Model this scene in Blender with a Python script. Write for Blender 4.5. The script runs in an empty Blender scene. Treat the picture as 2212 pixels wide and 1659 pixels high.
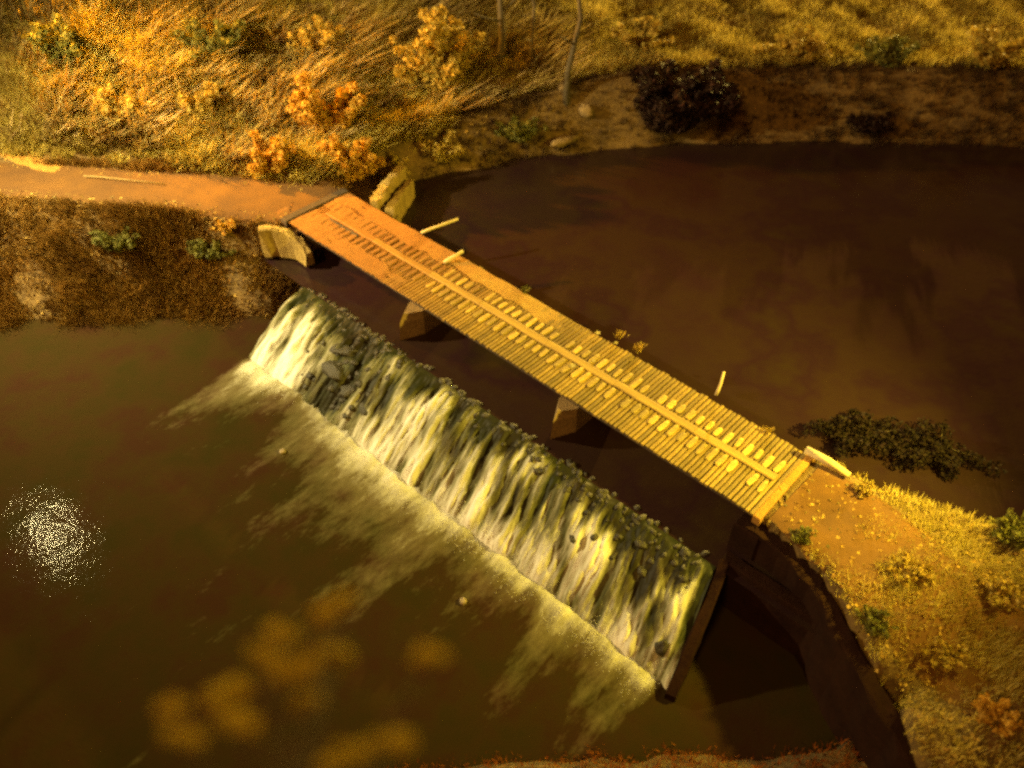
import bpy, math, random
import numpy as np

random.seed(7)
rng = np.random.default_rng(11)
SC = bpy.context.scene
COL = SC.collection
R = math.radians

# ------------------------------------------------------------------ camera
FPX, PIT, CZ = 830.0, R(44), 30.4          # focal length in pixels at 1024 wide, downward pitch, height
cam_d = bpy.data.cameras.new('camera')
cam = bpy.data.objects.new('camera', cam_d)
COL.objects.link(cam)
cam.location = (0, 0, CZ)
cam.rotation_euler = (math.pi / 2 - PIT, 0, 0)
cam_d.sensor_width = 36
cam_d.lens = FPX * 36 / 1024
cam_d.clip_end = 3000
cam_d.dof.use_dof = True
cam_d.dof.focus_distance = 35.5
cam_d.dof.aperture_fstop = 0.1
SC.camera = cam

# ------------------------------------------------------------------ night sky and weak glow of the town
SUN_EL, SUN_AZ = R(48), R(215)
W = bpy.data.worlds.new('World')
SC.world = W
W.use_nodes = True
wn, wl = W.node_tree.nodes, W.node_tree.links
bg = wn['Background']
sky = wn.new('ShaderNodeTexSky')
sky.sky_type = 'NISHITA'
sky.sun_disc = False
sky.sun_elevation = SUN_EL
sky.sun_rotation = SUN_AZ
tint = wn.new('ShaderNodeMix'); tint.data_type = 'RGBA'; tint.blend_type = 'MULTIPLY'
tint.inputs['Factor'].default_value = 1
wl.new(sky.outputs[0], tint.inputs['A'])
tint.inputs['B'].default_value = (1.0, 0.30, 0.055, 1)
wl.new(tint.outputs['Result'], bg.inputs['Color'])
bg.inputs['Strength'].default_value = 0.07

sd = bpy.data.lights.new('sun', 'SUN')
sun = bpy.data.objects.new('sun', sd)
COL.objects.link(sun)
sd.energy = 0.85
sd.angle = R(8)
sd.color = (1.0, 0.58, 0.14)
# light comes from the lower left, behind the camera
sun.rotation_euler = (math.pi / 2 - SUN_EL, 0, R(-38))

SC.view_settings.view_transform = 'Standard'
SC.view_settings.look = 'None'
SC.view_settings.gamma = 1
SC.view_settings.exposure = 0.12
SC.render.engine = 'CYCLES'
SC.cycles.use_denoising = False
SC.cycles.use_adaptive_sampling = False
SC.cycles.max_bounces = 5
SC.cycles.filter_width = 2.6
SC.cycles.sample_clamp_indirect = 2.0


# ------------------------------------------------------------------ helpers
def U(px, py, z):
    x = (px - 512) / FPX; y = -(py - 384) / FPX
    sp, cp = math.sin(PIT), math.cos(PIT)
    d = (x, cp + y * sp, -sp + y * cp)
    t = (CZ - z) / -d[2]
    return np.array([d[0] * t, d[1] * t])


def mesh(name, v, f, mat=None, smooth=False):
    me = bpy.data.meshes.new(name)
    me.from_pydata([tuple(map(float, p)) for p in v], [], [tuple(map(int, q)) for q in f])
    if mat: me.materials.append(mat)
    if smooth: me.polygons.foreach_set('use_smooth', [True] * len(me.polygons))
    me.update()
    return me


def fast_mesh(name, v, loops, nside, mat):
    """v (n,3) array, loops flat index array of faces with nside corners each"""
    me = bpy.data.meshes.new(name)
    nf = len(loops) // nside
    me.vertices.add(len(v)); me.vertices.foreach_set('co', np.asarray(v, dtype=np.float32).ravel())
    me.loops.add(len(loops)); me.loops.foreach_set('vertex_index', np.asarray(loops, dtype=np.int32))
    me.polygons.add(nf)
    me.polygons.foreach_set('loop_start', np.arange(nf, dtype=np.int32) * nside)
    me.materials.append(mat)
    me.update(calc_edges=True)
    me.validate()
    return me


def link(name, me, parent=None, loc=None, rot=None):
    o = bpy.data.objects.new(name, me)
    COL.objects.link(o)
    if parent: o.parent = parent
    if loc is not None: o.location = tuple(map(float, loc))
    if rot is not None: o.rotation_euler = rot
    return o


def tag(o, label=None, cat=None, group=None, kind=None):
    if label: o['label'] = label
    if cat: o['category'] = cat
    if group: o['group'] = group
    if kind: o['kind'] = kind
    return o


def thing(name, label, cat, loc, rz=0, group=None):
    o = link(name, None, None, loc, (0, 0, rz))
    o.empty_display_size = 0.3
    return tag(o, label, cat, group)


def vnoise(x, y, seed=0):
    """2D value noise, arrays in, -1..1 out"""
    x = np.asarray(x, float); y = np.asarray(y, float)
    xi, yi = np.floor(x).astype(np.int64), np.floor(y).astype(np.int64)
    fx, fy = x - xi, y - yi
    fx = fx * fx * (3 - 2 * fx); fy = fy * fy * (3 - 2 * fy)

    def h(a, b):
        n = (a * 374761393 + b * 668265263 + seed * 974634777) & 0x7fffffff
        n = ((n ^ (n >> 13)) * 1274126177) & 0x7fffffff
        return ((n ^ (n >> 16)) & 0xffff) / 32767.5 - 1
    return (h(xi, yi) * (1 - fx) + h(xi + 1, yi) * fx) * (1 - fy) + (h(xi, yi + 1) * (1 - fx) + h(xi + 1, yi + 1) * fx) * fy


def fbm(x, y, seed=0, o=4):
    s = 0; a = 1; t = 0
    for k in range(o):
        s = s + a * vnoise(x * 2 ** k, y * 2 ** k, seed + k); t += a; a *= .5
    return s / t


def sstep(a, b, x):
    t = np.clip((x - a) / (b - a), 0, 1)
    return t * t * (3 - 2 * t)


# ------------------------------------------------------------------ materials
def mat_new(name):
    m = bpy.data.materials.new(name)
    m.use_nodes = True
    return m, m.node_tree.nodes, m.node_tree.links, m.node_tree.nodes['Principled BSDF']


def ramp(n, stops):
    r = n.new('ShaderNodeValToRGB')
    e = r.color_ramp.elements
    while len(e) < len(stops): e.new(0.5)
    for k, (p, c) in enumerate(stops):
        e[k].position = p; e[k].color = (*c, 1)
    return r


def noise(n, l, scale, detail=4, rough=.6, coord='Object', vscale=(1, 1, 1)):
    t = n.new('ShaderNodeTexCoord')
    mp = n.new('ShaderNodeMapping'); mp.inputs['Scale'].default_value = vscale
    nz = n.new('ShaderNodeTexNoise')
    nz.inputs['Scale'].default_value = scale; nz.inputs['Detail'].default_value = detail
    nz.inputs['Roughness'].default_value = rough
    l.new(t.outputs[coord], mp.inputs[0]); l.new(mp.outputs[0], nz.inputs['Vector'])
    return nz


def mixc(n, l, fac, a, b, mode='MIX'):
    m = n.new('ShaderNodeMix'); m.data_type = 'RGBA'; m.blend_type = mode
    for s, i in ((fac, 'Factor'), (a, 'A'), (b, 'B')):
        if isinstance(s, (int, float)): m.inputs[i].default_value = s
        elif isinstance(s, tuple): m.inputs[i].default_value = (*s, 1)
        else: l.new(s, m.inputs[i])
    return m.outputs['Result']


def bump(n, l, h, b, strength=.5, dist=.05):
    bp = n.new('ShaderNodeBump'); bp.inputs['Strength'].default_value = strength; bp.inputs['Distance'].default_value = dist
    l.new(h, bp.inputs['Height']); l.new(bp.outputs[0], b.inputs['Normal'])


def noisy(name, c1, c2, c3, s1=1.2, s2=14, rough=.85, bstr=.5, bdist=.05, vscale=(1, 1, 1), per_obj=0.0, coord='Object', spec=.5, stain=None):
    """two scales of blotches between three colours, fine bump"""
    m, n, l, b = mat_new(name)
    a = noise(n, l, s1, 5, .65, coord, vscale); d = noise(n, l, s2, 5, .7, coord, vscale)
    r1 = ramp(n, [(.35, c1), (.65, c2)]); l.new(a.outputs['Fac'], r1.inputs[0])
    r2 = ramp(n, [(.48, (0, 0, 0)), (.68, (1, 1, 1))]); l.new(d.outputs['Fac'], r2.inputs[0])
    col = mixc(n, l, r2.outputs[0], r1.outputs[0], c3)
    if per_obj:
        oi = n.new('ShaderNodeObjectInfo')
        rr = ramp(n, [(0, (1 - per_obj,) * 3), (1, (1 + per_obj * .4, 1 + per_obj * .3, 1.0))])
        l.new(oi.outputs['Random'], rr.inputs[0])
        col = mixc(n, l, 1.0, col, rr.outputs[0], 'MULTIPLY')
    if stain:                                  # rust-brown mud staining that thins out along the deck
        rust, s0, s1_, local = stain
        dt = n.new('ShaderNodeVectorMath'); dt.operation = 'DOT_PRODUCT'
        if local:
            tc = n.new('ShaderNodeTexCoord'); l.new(tc.outputs['Object'], dt.inputs[0]); dt.inputs[1].default_value = (1, 0, 0); off = 0
        else:
            ob = n.new('ShaderNodeObjectInfo'); l.new(ob.outputs['Location'], dt.inputs[0]); dt.inputs[1].default_value = (EX[0], EX[1], 0); off = float(BO @ EX)
        pn = noise(n, l, .55, 4, .6, 'Object')
        ad = n.new('ShaderNodeMath'); ad.operation = 'MULTIPLY_ADD'; l.new(pn.outputs['Fac'], ad.inputs[0]); ad.inputs[1].default_value = 7; l.new(dt.outputs['Value'], ad.inputs[2])
        mr_ = n.new('ShaderNodeMapRange'); mr_.interpolation_type = 'SMOOTHSTEP'; l.new(ad.outputs[0], mr_.inputs[0])
        mr_.inputs[1].default_value = s0 + off + 3.5; mr_.inputs[2].default_value = s1_ + off + 3.5; mr_.inputs[3].default_value = .92; mr_.inputs[4].default_value = 0
        r3 = ramp(n, [(.35, tuple(q * .55 for q in rust)), (.7, rust)]); l.new(d.outputs['Fac'], r3.inputs[0])
        col = mixc(n, l, mr_.outputs[0], col, r3.outputs[0])
    l.new(col, b.inputs['Base Color'])
    b.inputs['Roughness'].default_value = rough
    b.inputs['Specular IOR Level'].default_value = spec
    bump(n, l, d.outputs['Fac'], b, bstr, bdist)
    return m


def leafmat(name, cols, rough=.6, trans=.25, patch=False):
    """per-leaf colours picked at random"""
    m, n, l, b = mat_new(name)
    b.inputs['Specular IOR Level'].default_value = .12
    g = n.new('ShaderNodeNewGeometry')
    k = len(cols)
    r = ramp(n, [(i / max(1, k - 1), c) for i, c in enumerate(cols)])
    l.new(g.outputs['Random Per Island'], r.inputs[0])
    pz = noise(n, l, .35, 4, .65, 'Object')
    pr_ = ramp(n, [(.36, (.62, .54, .5)), (.5, (1.0, 1.0, 1.0)), (.66, (1.2, 1.14, 1.25))]); l.new(pz.outputs['Fac'], pr_.inputs[0])
    colr = mixc(n, l, 1.0, r.outputs[0], pr_.outputs[0], 'MULTIPLY') if patch else r.outputs[0]
    l.new(colr, b.inputs['Base Color'])
    b.inputs['Roughness'].default_value = rough
    tr = n.new('ShaderNodeBsdfTranslucent'); l.new(colr, tr.inputs['Color'])
    mx = n.new('ShaderNodeMixShader'); mx.inputs[0].default_value = trans
    l.new(b.outputs[0], mx.inputs[1]); l.new(tr.outputs[0], mx.inputs[2])
    l.new(mx.outputs[0], n['Material Output'].inputs['Surface'])
    return m


BO = np.array([-11.4, 41.85]); BE = np.array([10.95, 21.1])
BL = float(np.linalg.norm(BE - BO)); EX = (BE - BO) / BL; EY = np.array([-EX[1], EX[0]])
M = {}
M['ground'] = noisy('ground_soil', (.07, .042, .013), (.15, .09, .022), (.22, .14, .032), .5, 5, .95, .9, .12)
M['path'] = noisy('path_dirt', (.075, .032, .003), (.13, .056, .004), (.10, .042, .0035), .6, 9, .95, .5, .04)
RUST = (.30, .115, .010)
M['plank'] = noisy('plank_wood', (.13, .078, .015), (.30, .20, .036), (.40, .285, .056), 2.2, 16, .75, .5, .02, (1, .18, 1), per_obj=.45, stain=(RUST, 4, 17, False))
M['cleat'] = noisy('cleat_wood', (.32, .215, .04), (.50, .36, .07), (.60, .46, .12), 3, 18, .7, .5, .02, (1, .3, 1), per_obj=.45, stain=(RUST, 3, 16, False))
M['board'] = noisy('centre_board_wood', (.24, .15, .026), (.40, .27, .046), (.32, .21, .036), 1.6, 14, .7, .4, .015, (.15, 1, 1), per_obj=.15, stain=(RUST, 3, 15, False))
M['dirt'] = noisy('deck_dirt', (.24, .14, .02), (.34, .22, .035), (.42, .28, .05), 1.1, 12, .95, .8, .04, stain=((.31, .118, .010), 6, 17, True))
M['track_dirt'] = noisy('track_dirt', (.26, .12, .015), (.38, .19, .025), (.44, .24, .03), 1.1, 12, .95, .8, .04)
M['dark_timber'] = noisy('dark_timber', (.035, .024, .014), (.07, .045, .025), (.05, .03, .02), 2, 14, .8, .5, .03)
M['concrete'] = noisy('mossy_concrete', (.20, .13, .05), (.30, .20, .075), (.14, .10, .04), .9, 8, .9, .7, .04)
M['pale_concrete'] = noisy('pale_concrete', (.42, .30, .08), (.54, .40, .11), (.34, .23, .06), 1.2, 9, .85, .6, .03)
M['stained'] = noisy('stained_concrete', (.27, .18, .045), (.42, .29, .075), (.16, .10, .028), 1.6, 7, .9, .9, .06)
M['shade_wall'] = noisy('shade_dark_stone_wall', (.013, .0045, .003), (.024, .009, .005), (.018, .008, .004), .8, 6, .9, .8, .06, spec=.08)  # unlit look of the walls put into a near-black base colour
M['rock'] = noisy('wet_rock', (.016, .014, .007), (.04, .034, .016), (.065, .055, .025), 1.5, 9, .6, .9, .06)
M['pale_rock'] = noisy('pale_rock', (.26, .2, .12), (.40, .32, .2), (.2, .16, .1), 1.5, 9, .8, .8, .05)
M['bark'] = noisy('bark', (.05, .035, .02), (.10, .075, .04), (.14, .11, .05), 3, 14, .9, .9, .05, (1, 1, .25))
M['pale_wood'] = noisy('bleached_wood', (.45, .36, .18), (.62, .52, .28), (.5, .4, .2), 3, 16, .8, .5, .02)
M['dry_stick'] = noisy('dry_stick', (.20, .13, .04), (.32, .22, .07), (.26, .18, .05), 3, 16, .85, .5, .02)
M['steel'] = noisy('galvanised_steel', (.3, .3, .29), (.36, .36, .34), (.26, .26, .25), 3, 20, .45, .1, .01)
M['grass'] = leafmat('dry_grass', [(.24, .19, .03), (.44, .34, .06), (.58, .46, .11), (.34, .28, .05), (.64, .53, .18)], .85, .4, True)
M['brown_grass'] = leafmat('brown_grass', [(.07, .04, .008), (.16, .085, .012), (.24, .125, .018), (.11, .065, .012), (.30, .15, .022)], .85, .2, True)
M['red_grass'] = leafmat('red_grass', [(.14, .035, .006), (.26, .075, .010), (.34, .11, .014), (.18, .055, .008)], .85, .2)
M['litter'] = leafmat('leaf_litter', [(.16, .09, .02), (.34, .20, .04), (.42, .28, .07), (.24, .15, .03), (.10, .08, .03)], .8, .1)
M['scrub'] = leafmat('shade_dark_scrub', [(.03, .018, .010), (.06, .035, .012), (.045, .022, .016), (.075, .05, .015)], .85, .1)  # low scrub coloured dark to stand for shade on the far bank
M['leaf_yellow'] = leafmat('yellow_leaves', [(.30, .19, .03), (.44, .29, .05), (.24, .19, .035), (.50, .36, .08)])
M['leaf_orange'] = leafmat('orange_leaves', [(.34, .17, .02), (.50, .27, .03), (.42, .24, .04), (.56, .36, .06)])
M['leaf_green'] = leafmat('green_leaves', [(.06, .07, .015), (.12, .12, .025), (.17, .15, .03), (.09, .08, .02)])
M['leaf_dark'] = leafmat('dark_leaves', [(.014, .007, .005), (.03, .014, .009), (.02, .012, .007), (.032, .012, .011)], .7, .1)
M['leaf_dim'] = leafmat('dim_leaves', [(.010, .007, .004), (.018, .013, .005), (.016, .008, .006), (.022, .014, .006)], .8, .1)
M['leaf_near'] = leafmat('near_leaves', [(.58, .44, .03), (.70, .55, .05), (.62, .48, .04), (.72, .6, .08)], .6, .35)
M['leaf_pale'] = leafmat('pale_leaves', [(.50, .42, .2), (.62, .52, .26), (.34, .3, .1), (.2, .17, .06)])


def water_mat(name, foam):
    m, n, l, b = mat_new(name)
    dark = (.020, .013, .0075)
    nz = noise(n, l, .7, 3, .5, 'Object'); nf = noise(n, l, 5, 3, .6, 'Object')
    add = n.new('ShaderNodeMath'); add.operation = 'MULTIPLY_ADD'
    l.new(nf.outputs['Fac'], add.inputs[0]); add.inputs[1].default_value = .32; l.new(nz.outputs['Fac'], add.inputs[2])
    b.inputs['Roughness'].default_value = .05
    b.inputs['IOR'].default_value = 1.33
    b.inputs['Specular IOR Level'].default_value = .5 if not foam else foam['spec']
    if not foam:
        cr = ramp(n, [(.34, (.022, .010, .011)), (.48, (.025, .014, .009)), (.58, (.020, .009, .011)), (.72, (.026, .017, .007))])
        big = noise(n, l, .16, 4, .6, 'Object'); l.new(big.outputs['Fac'], cr.inputs[0])
        l.new(cr.outputs[0], b.inputs['Base Color'])
        bump(n, l, add.outputs[0], b, .6, .06)
        return m
    # foam: amount stored on the mesh, broken up by streaks that run with the flow (UV = along weir, downstream)
    at = n.new('ShaderNodeAttribute'); at.attribute_name = 'foam'
    st = noise(n, l, 1.0, 7, .68, 'UV', foam['streak'])
    fi = noise(n, l, 1.0, 6, .75, 'UV', foam['fine'])
    mm = n.new('ShaderNodeMath'); mm.operation = 'MULTIPLY_ADD'
    l.new(fi.outputs['Fac'], mm.inputs[0]); mm.inputs[1].default_value = .45; l.new(st.outputs['Fac'], mm.inputs[2])
    # threshold = 1.05 - foam
    th = n.new('ShaderNodeMath'); th.operation = 'ADD'
    l.new(mm.outputs[0], th.inputs[0]); l.new(at.outputs['Fac'], th.inputs[1])
    mr = n.new('ShaderNodeMapRange'); l.new(th.outputs[0], mr.inputs[0])
    mr.inputs[1].default_value = foam['lo']; mr.inputs[2].default_value = foam['hi']
    fr = ramp(n, [(0, foam['c0']), (.3, foam['c1']), (.6, (.46, .45, .33)), (1, (.78, .77, .68))])
    l.new(mr.outputs[0], fr.inputs[0])
    mo = noise(n, l, .3, 5, .65, 'Object')
    mc = ramp(n, [(.36, (1.0, .80, .95)), (.5, (1.0, 1.05, .85)), (.66, (.80, 1.05, .7))]); l.new(mo.outputs['Fac'], mc.inputs[0])
    inv = n.new('ShaderNodeMapRange'); l.new(mr.outputs[0], inv.inputs[0]); inv.inputs[2].default_value = .35; inv.inputs[3].default_value = 1; inv.inputs[4].default_value = 0
    l.new(mixc(n, l, inv.outputs[0], fr.outputs[0], mixc(n, l, 1.0, fr.outputs[0], mc.outputs[0], 'MULTIPLY')), b.inputs['Base Color'])
    rr = n.new('ShaderNodeMapRange'); l.new(mr.outputs[0], rr.inputs[0]); rr.inputs[3].default_value = foam['r0']; rr.inputs[4].default_value = .75
    l.new(rr.outputs[0], b.inputs['Roughness'])
    bm = n.new('ShaderNodeMath'); bm.operation = 'MULTIPLY_ADD'
    l.new(mr.outputs[0], bm.inputs[0]); bm.inputs[1].default_value = foam['bump']; l.new(add.outputs[0], bm.inputs[2])
    bump(n, l, bm.outputs[0], b, foam['bs'], .08)
    return m


M['water'] = water_mat('upstream_water', None)
M['pool'] = water_mat('pool_water', dict(streak=(.55, .16, 1), fine=(3.2, 1.1, 1), lo=.91, hi=1.8, r0=.07, spec=.014, bs=.40, c0=(.032, .019, .0075), c1=(.12, .10, .048), bump=.5))
M['cascade'] = water_mat('weir_water', dict(streak=(1.7, .22, 1), fine=(6, 1.0, 1), lo=.80, hi=1.42, r0=.5, spec=.15, bs=.6, c0=(.022, .022, .010), c1=(.13, .125, .055), bump=1.2))

# ------------------------------------------------------------------ the bridge frame: s along (from the left end), t across (+ upstream)
ZD, ZU, Z0 = 4.4, 2.4, 0.0
BANG = math.atan2(EX[1], EX[0])
HW = 2.13                                    # half width of the deck


def B(s, t): return BO + EX * s + EY * t


# weir: crest and foot lines, parallel to the bridge
C0, C1 = U(308, 290, ZU), U(714, 566, ZU)
WL = float(np.linalg.norm(C1 - C0)); WX = (C1 - C0) / WL; WN = np.array([WX[1], -WX[0]])
if WN[1] > 0: WN = -WN                        # downstream
RUN = 4.3
SKEW = .26; WF = WL + SKEW * RUN            # the weir widens a little towards its foot at the right end

# ------------------------------------------------------------------ terrain
# river outline (image position at a known level -> place on the ground), and for each bank stretch: foot level, rise, width of the rise, shelf, slope beyond
LEFT = (-.6, 4.8, 8.0, 5.0, .36); FAR = (1.7, 4.5, 4.0, 3.0, .13); FARL = (1.7, 3.2, 3.5, 2.0, .42)
RIGHT = (-1.2, 5.5, .3, 30, .02); RUP = (.9, 3.3, 1.6, 30, .03); NEAR = (-.5, 1.9, 2.5, 8, .05)
poly = []


def pp(p, prm): poly.append((np.asarray(p, float), prm))


pp((-140, 30), LEFT)
for q in ((-60, 341), (40, 337), (130, 334), (210, 336), (241, 337)): pp(U(*q, 0), LEFT)
pp(C0 + WN * .6 - WX * .2, LEFT); pp(C0 - WN * 1.2 - WX * .3, LEFT)
pp(B(.9, -HW - .3), FARL); pp(B(.9, HW + .2), FARL)
for q in ((412, 189), (481, 175), (551, 163), (615, 155)): pp(U(*q, ZU), FARL if q[0] < 500 else FAR)
for q in ((694, 150), (800, 149), (926, 150), (1060, 154)): pp(U(*q, ZU), FAR)
pp((70, 48), FAR); pp((160, 42), FAR)
pp((160, 6), RUP); pp((45, 13.5), RUP)
pp(U(1024, 503, ZD), RUP); pp(U(950, 482, ZD), RUP); pp(U(868, 466, ZD), RUP)
pp(B(BL - .35, HW + .2), RUP); pp(B(BL - .35, -HW - .2), RIGHT)
for q in ((786, 538), (821, 571), (850, 622), (880, 674)): pp(U(*q, ZD), RIGHT)
pp(U(905, 716, ZD), RIGHT)
for q in ((850, 738), (760, 735), (640, 735), (500, 740), (330, 752)): pp(U(*q, .0), NEAR)
pp((-20, 10.2), NEAR); pp((-140, 6), NEAR)
PV = np.array([p for p, _ in poly]); PP = np.array([q for _, q in poly])
PATHL = np.array([U(*q, 4.35) for q in ((318, 203), (255, 199), (180, 190), (90, 184), (-20, 177), (-200, 165))])


def seg_dist(P, a, b):
    ab = b - a
    t = np.clip(((P - a) @ ab) / (ab @ ab), 0, 1)
    return np.linalg.norm(P - (a + t[:, None] * ab), axis=1)


def path_dist(P):
    return np.min([seg_dist(P, PATHL[i], PATHL[i + 1]) for i in range(len(PATHL) - 1)], axis=0)


def terrain(P, rough=True):
    P = np.atleast_2d(P)
    n = len(PV)
    inside = np.zeros(len(P), bool)
    D = np.empty((n, len(P)))
    for i in range(n):
        a, b = PV[i], PV[(i + 1) % n]
        D[i] = seg_dist(P, a, b)
        if a[1] != b[1]:
            c = ((a[1] > P[:, 1]) != (b[1] > P[:, 1])) & (P[:, 0] < (b[0] - a[0]) * (P[:, 1] - a[1]) / (b[1] - a[1]) + a[0])
            inside ^= c
    d = D.min(0)
    w = 1 / (D + .25) ** 5
    w /= w.sum(0)
    prm = [(w * PP[:, k][:, None]).sum(0) for k in range(5)]
    s = np.where(inside, -d, d)
    z0, rise, wid, shelf, sl = prm
    jag = fbm(P[:, 0] * .45, P[:, 1] * .45, 5, 3) * .5 * sstep(.8, 2.5, wid)
    s2 = s + jag
    z = z0 + rise * sstep(0, 1, s2 / wid) + sl * np.maximum(0, s2 - wid - shelf)
    z = np.where(s2 < 0, z0 + np.maximum(s2, -3) * .35, z)
    if rough:
        amp = sstep(1, 4, s2) * (.10 + .25 * sstep(.14, .3, sl) + .5 * sstep(8, 22, s2) * sstep(.1, .3, sl))
        z = z + amp * fbm(P[:, 0] * .3, P[:, 1] * .3, 9, 4) + .06 * fbm(P[:, 0] * 2, P[:, 1] * 2, 3, 2) * sstep(.2, 1, s2)
    k = 1 - sstep(1.7, 3.8, path_dist(P))
    k = np.where(s > 0, k, 0)
    z = z * (1 - k) + 4.31 * k
    qa, qb = U(880, 674, ZD), U(940, 778, ZD)            # the retaining wall goes on past the corner: low bank on its river side
    sl_ = (qb[0] - qa[0]) * (P[:, 1] - qa[1]) - (qb[1] - qa[1]) * (P[:, 0] - qa[0])
    low = (sl_ < 0) & (P[:, 1] < 12.6) & (P[:, 0] < 20) & (P[:, 1] > 0)
    z = np.where(low, np.minimum(z, .95 + .2 * fbm(P[:, 0] * .6, P[:, 1] * .6, 15, 3)), z)
    e = np.min([np.linalg.norm(P - B(BL + q, 0), axis=1) for q in (1.5, 4)], axis=0)
    k = (1 - sstep(2.2, 4.5, e)) * (s > .05)
    z = z * (1 - k) + 4.33 * k
    return z, s


gx = np.unique(np.concatenate([np.linspace(-900, -70, 12), np.linspace(-70, -34, 28), np.arange(-34, 34, .4), np.linspace(34, 70, 28), np.linspace(70, 900, 12)]))
gy = np.unique(np.concatenate([np.linspace(-700, 2, 14), np.arange(2, 82, .4), np.linspace(82, 130, 30), np.linspace(110, 1500, 12)]))
GX, GY = np.meshgrid(gx, gy)
P = np.c_[GX.ravel(), GY.ravel()]
GZ, GS = terrain(P)
nx, ny = len(gx), len(gy)
idx = np.arange(nx * ny).reshape(ny, nx)
loops = np.stack([idx[:-1, :-1], idx[:-1, 1:], idx[1:, 1:], idx[1:, :-1]], -1).reshape(-1)
g = link('ground', fast_mesh('ground', np.c_[P, GZ], loops, 4, M['ground']))
tag(g, 'mottled brown earth of the river banks and hillside', 'ground', kind='structure')


def ground_z(x, y): return float(terrain(np.array([[x, y]]))[0][0])


# path on the left bank and the approach on the right bank: sheets just above the earth
def strip(name, pts, w0, w1, label, seed, lift=.02, mat='path'):
    pts = np.array(pts)
    seg = np.linalg.norm(np.diff(pts, axis=0), axis=1); cum = np.r_[0, np.cumsum(seg)]
    ss = np.arange(0, cum[-1] + .2, .4)
    c = np.c_[np.interp(ss, cum, pts[:, 0]), np.interp(ss, cum, pts[:, 1])]
    d = np.gradient(c, axis=0); d /= np.linalg.norm(d, axis=1)[:, None]
    nn = np.c_[-d[:, 1], d[:, 0]]
    K = 13
    wl_ = w0 + (w1 - w0) * ss / cum[-1]
    e1 = wl_ * (1 + .22 * fbm(ss * .6, ss * 0, seed, 3)); e2 = wl_ * (1 + .22 * fbm(ss * .6, ss * 0 + 9, seed + 5, 3))
    V = []
    for k in range(K):
        t = -1 + 2 * k / (K - 1)
        V.append(c + nn * (np.where(t > 0, e1, e2) * t)[:, None])
    V = np.stack(V, 1).reshape(-1, 2)
    z = terrain(V)[0] + lift
    tt = np.tile(np.linspace(-1, 1, K), len(ss))
    z = z - .06 * (np.abs(tt) > .95) + .02 * fbm(V[:, 0] * 1.5, V[:, 1] * 1.5, seed, 2)
    ii = np.arange(len(V)).reshape(len(ss), K)
    lp = np.stack([ii[:-1, :-1], ii[:-1, 1:], ii[1:, 1:], ii[1:, :-1]], -1).reshape(-1)
    o = link(name, fast_mesh(name, np.c_[V, z], lp, 4, M[mat]))
    return tag(o, label, 'path', kind='structure')


strip('path', [B(-.30, .0), B(-1.6, .1)] + [p for p in PATHL[1:]], 2.5, 1.45, 'smooth orange dirt path leading left from the bridge', 3, .05)
strip('track', [U(-60, 70, 8.5), U(0, 112, 7.2), U(30, 135, 6.4), U(58, 160, 5)], 1.0, .5, 'bright orange dirt track running down the hillside to the path', 8, .06, 'track_dirt')
strip('approach', [B(BL + .45, 0), B(BL + 3, -.1), B(BL + 6, -.8), B(BL + 11, -2.5)], 2.0, 2.6, 'worn earth approach at the right end of the bridge', 13, .05)

# retaining wall on the right bank, from the abutment down to the near bank
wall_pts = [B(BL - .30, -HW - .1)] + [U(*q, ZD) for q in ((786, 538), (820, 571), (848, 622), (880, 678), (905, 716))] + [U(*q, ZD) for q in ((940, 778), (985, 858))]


# ------------------------------------------------------------------ water
def grid_poly(name, o, ax, ay, us, vs, zf, mat, foamf=None, skew=0.0):
    UU, VV = np.meshgrid(us, vs)
    UX = UU + skew * VV * np.clip(UU / WL, 0, 1)
    X = o[0] + ax[0] * UX + ay[0] * VV; Y = o[1] + ax[1] * UX + ay[1] * VV
    Z = zf(UU, VV)
    V = np.c_[X.ravel(), Y.ravel(), Z.ravel()]
    ii = np.arange(V.shape[0]).reshape(len(vs), len(us))
    q = np.stack([ii[:-1, :-1], ii[:-1, 1:], ii[1:, 1:], ii[1:, :-1]], -1)
    # face up
    cr = ax[0] * ay[1] - ax[1] * ay[0]
    if cr < 0: q = q[..., ::-1]
    me = fast_mesh(name, V, q.reshape(-1), 4, mat)
    if foamf is not None:
        a = me.attributes.new('foam', 'FLOAT', 'POINT')
        a.data.foreach_set('value', foamf(UU, VV).ravel().astype(np.float32))
        uv = me.uv_layers.new(name='UVMap')
        li = np.empty(len(me.loops), np.int32); me.loops.foreach_get('vertex_index', li)
        uv.data.foreach_set('uv', np.c_[UU.ravel()[li], VV.ravel()[li]].astype(np.float32).ravel())
    me.polygons.foreach_set('use_smooth', [True] * len(me.polygons))
    return me


# upstream pool: everything behind the crest line
us = np.concatenate([[-16, -8], np.arange(-4, WL + 5, 1.0), [WL + 9, WL + 40, 150]])
vs = np.concatenate([np.arange(0, 30, 1.0), [34, 40, 60, 110]])
w = link('upstream_water', grid_poly('upstream_water', C0, WX, -WN, us, vs, lambda u, v: ZU + .012 * fbm(u * .8, v * .8, 2, 2), M['water']))
tag(w, 'dark still river water above the weir', 'water', kind='structure')


# cascade over the weir
def ridge(u, v):
    return fbm(u * 1.6 + .25 * np.sin(v * 1.3), v * .45, 21, 4)


def rockgap(u):                               # broken stretch near the left end where rock shows
    return np.exp(-((u - 5.7) / 1.9) ** 2)


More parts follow.
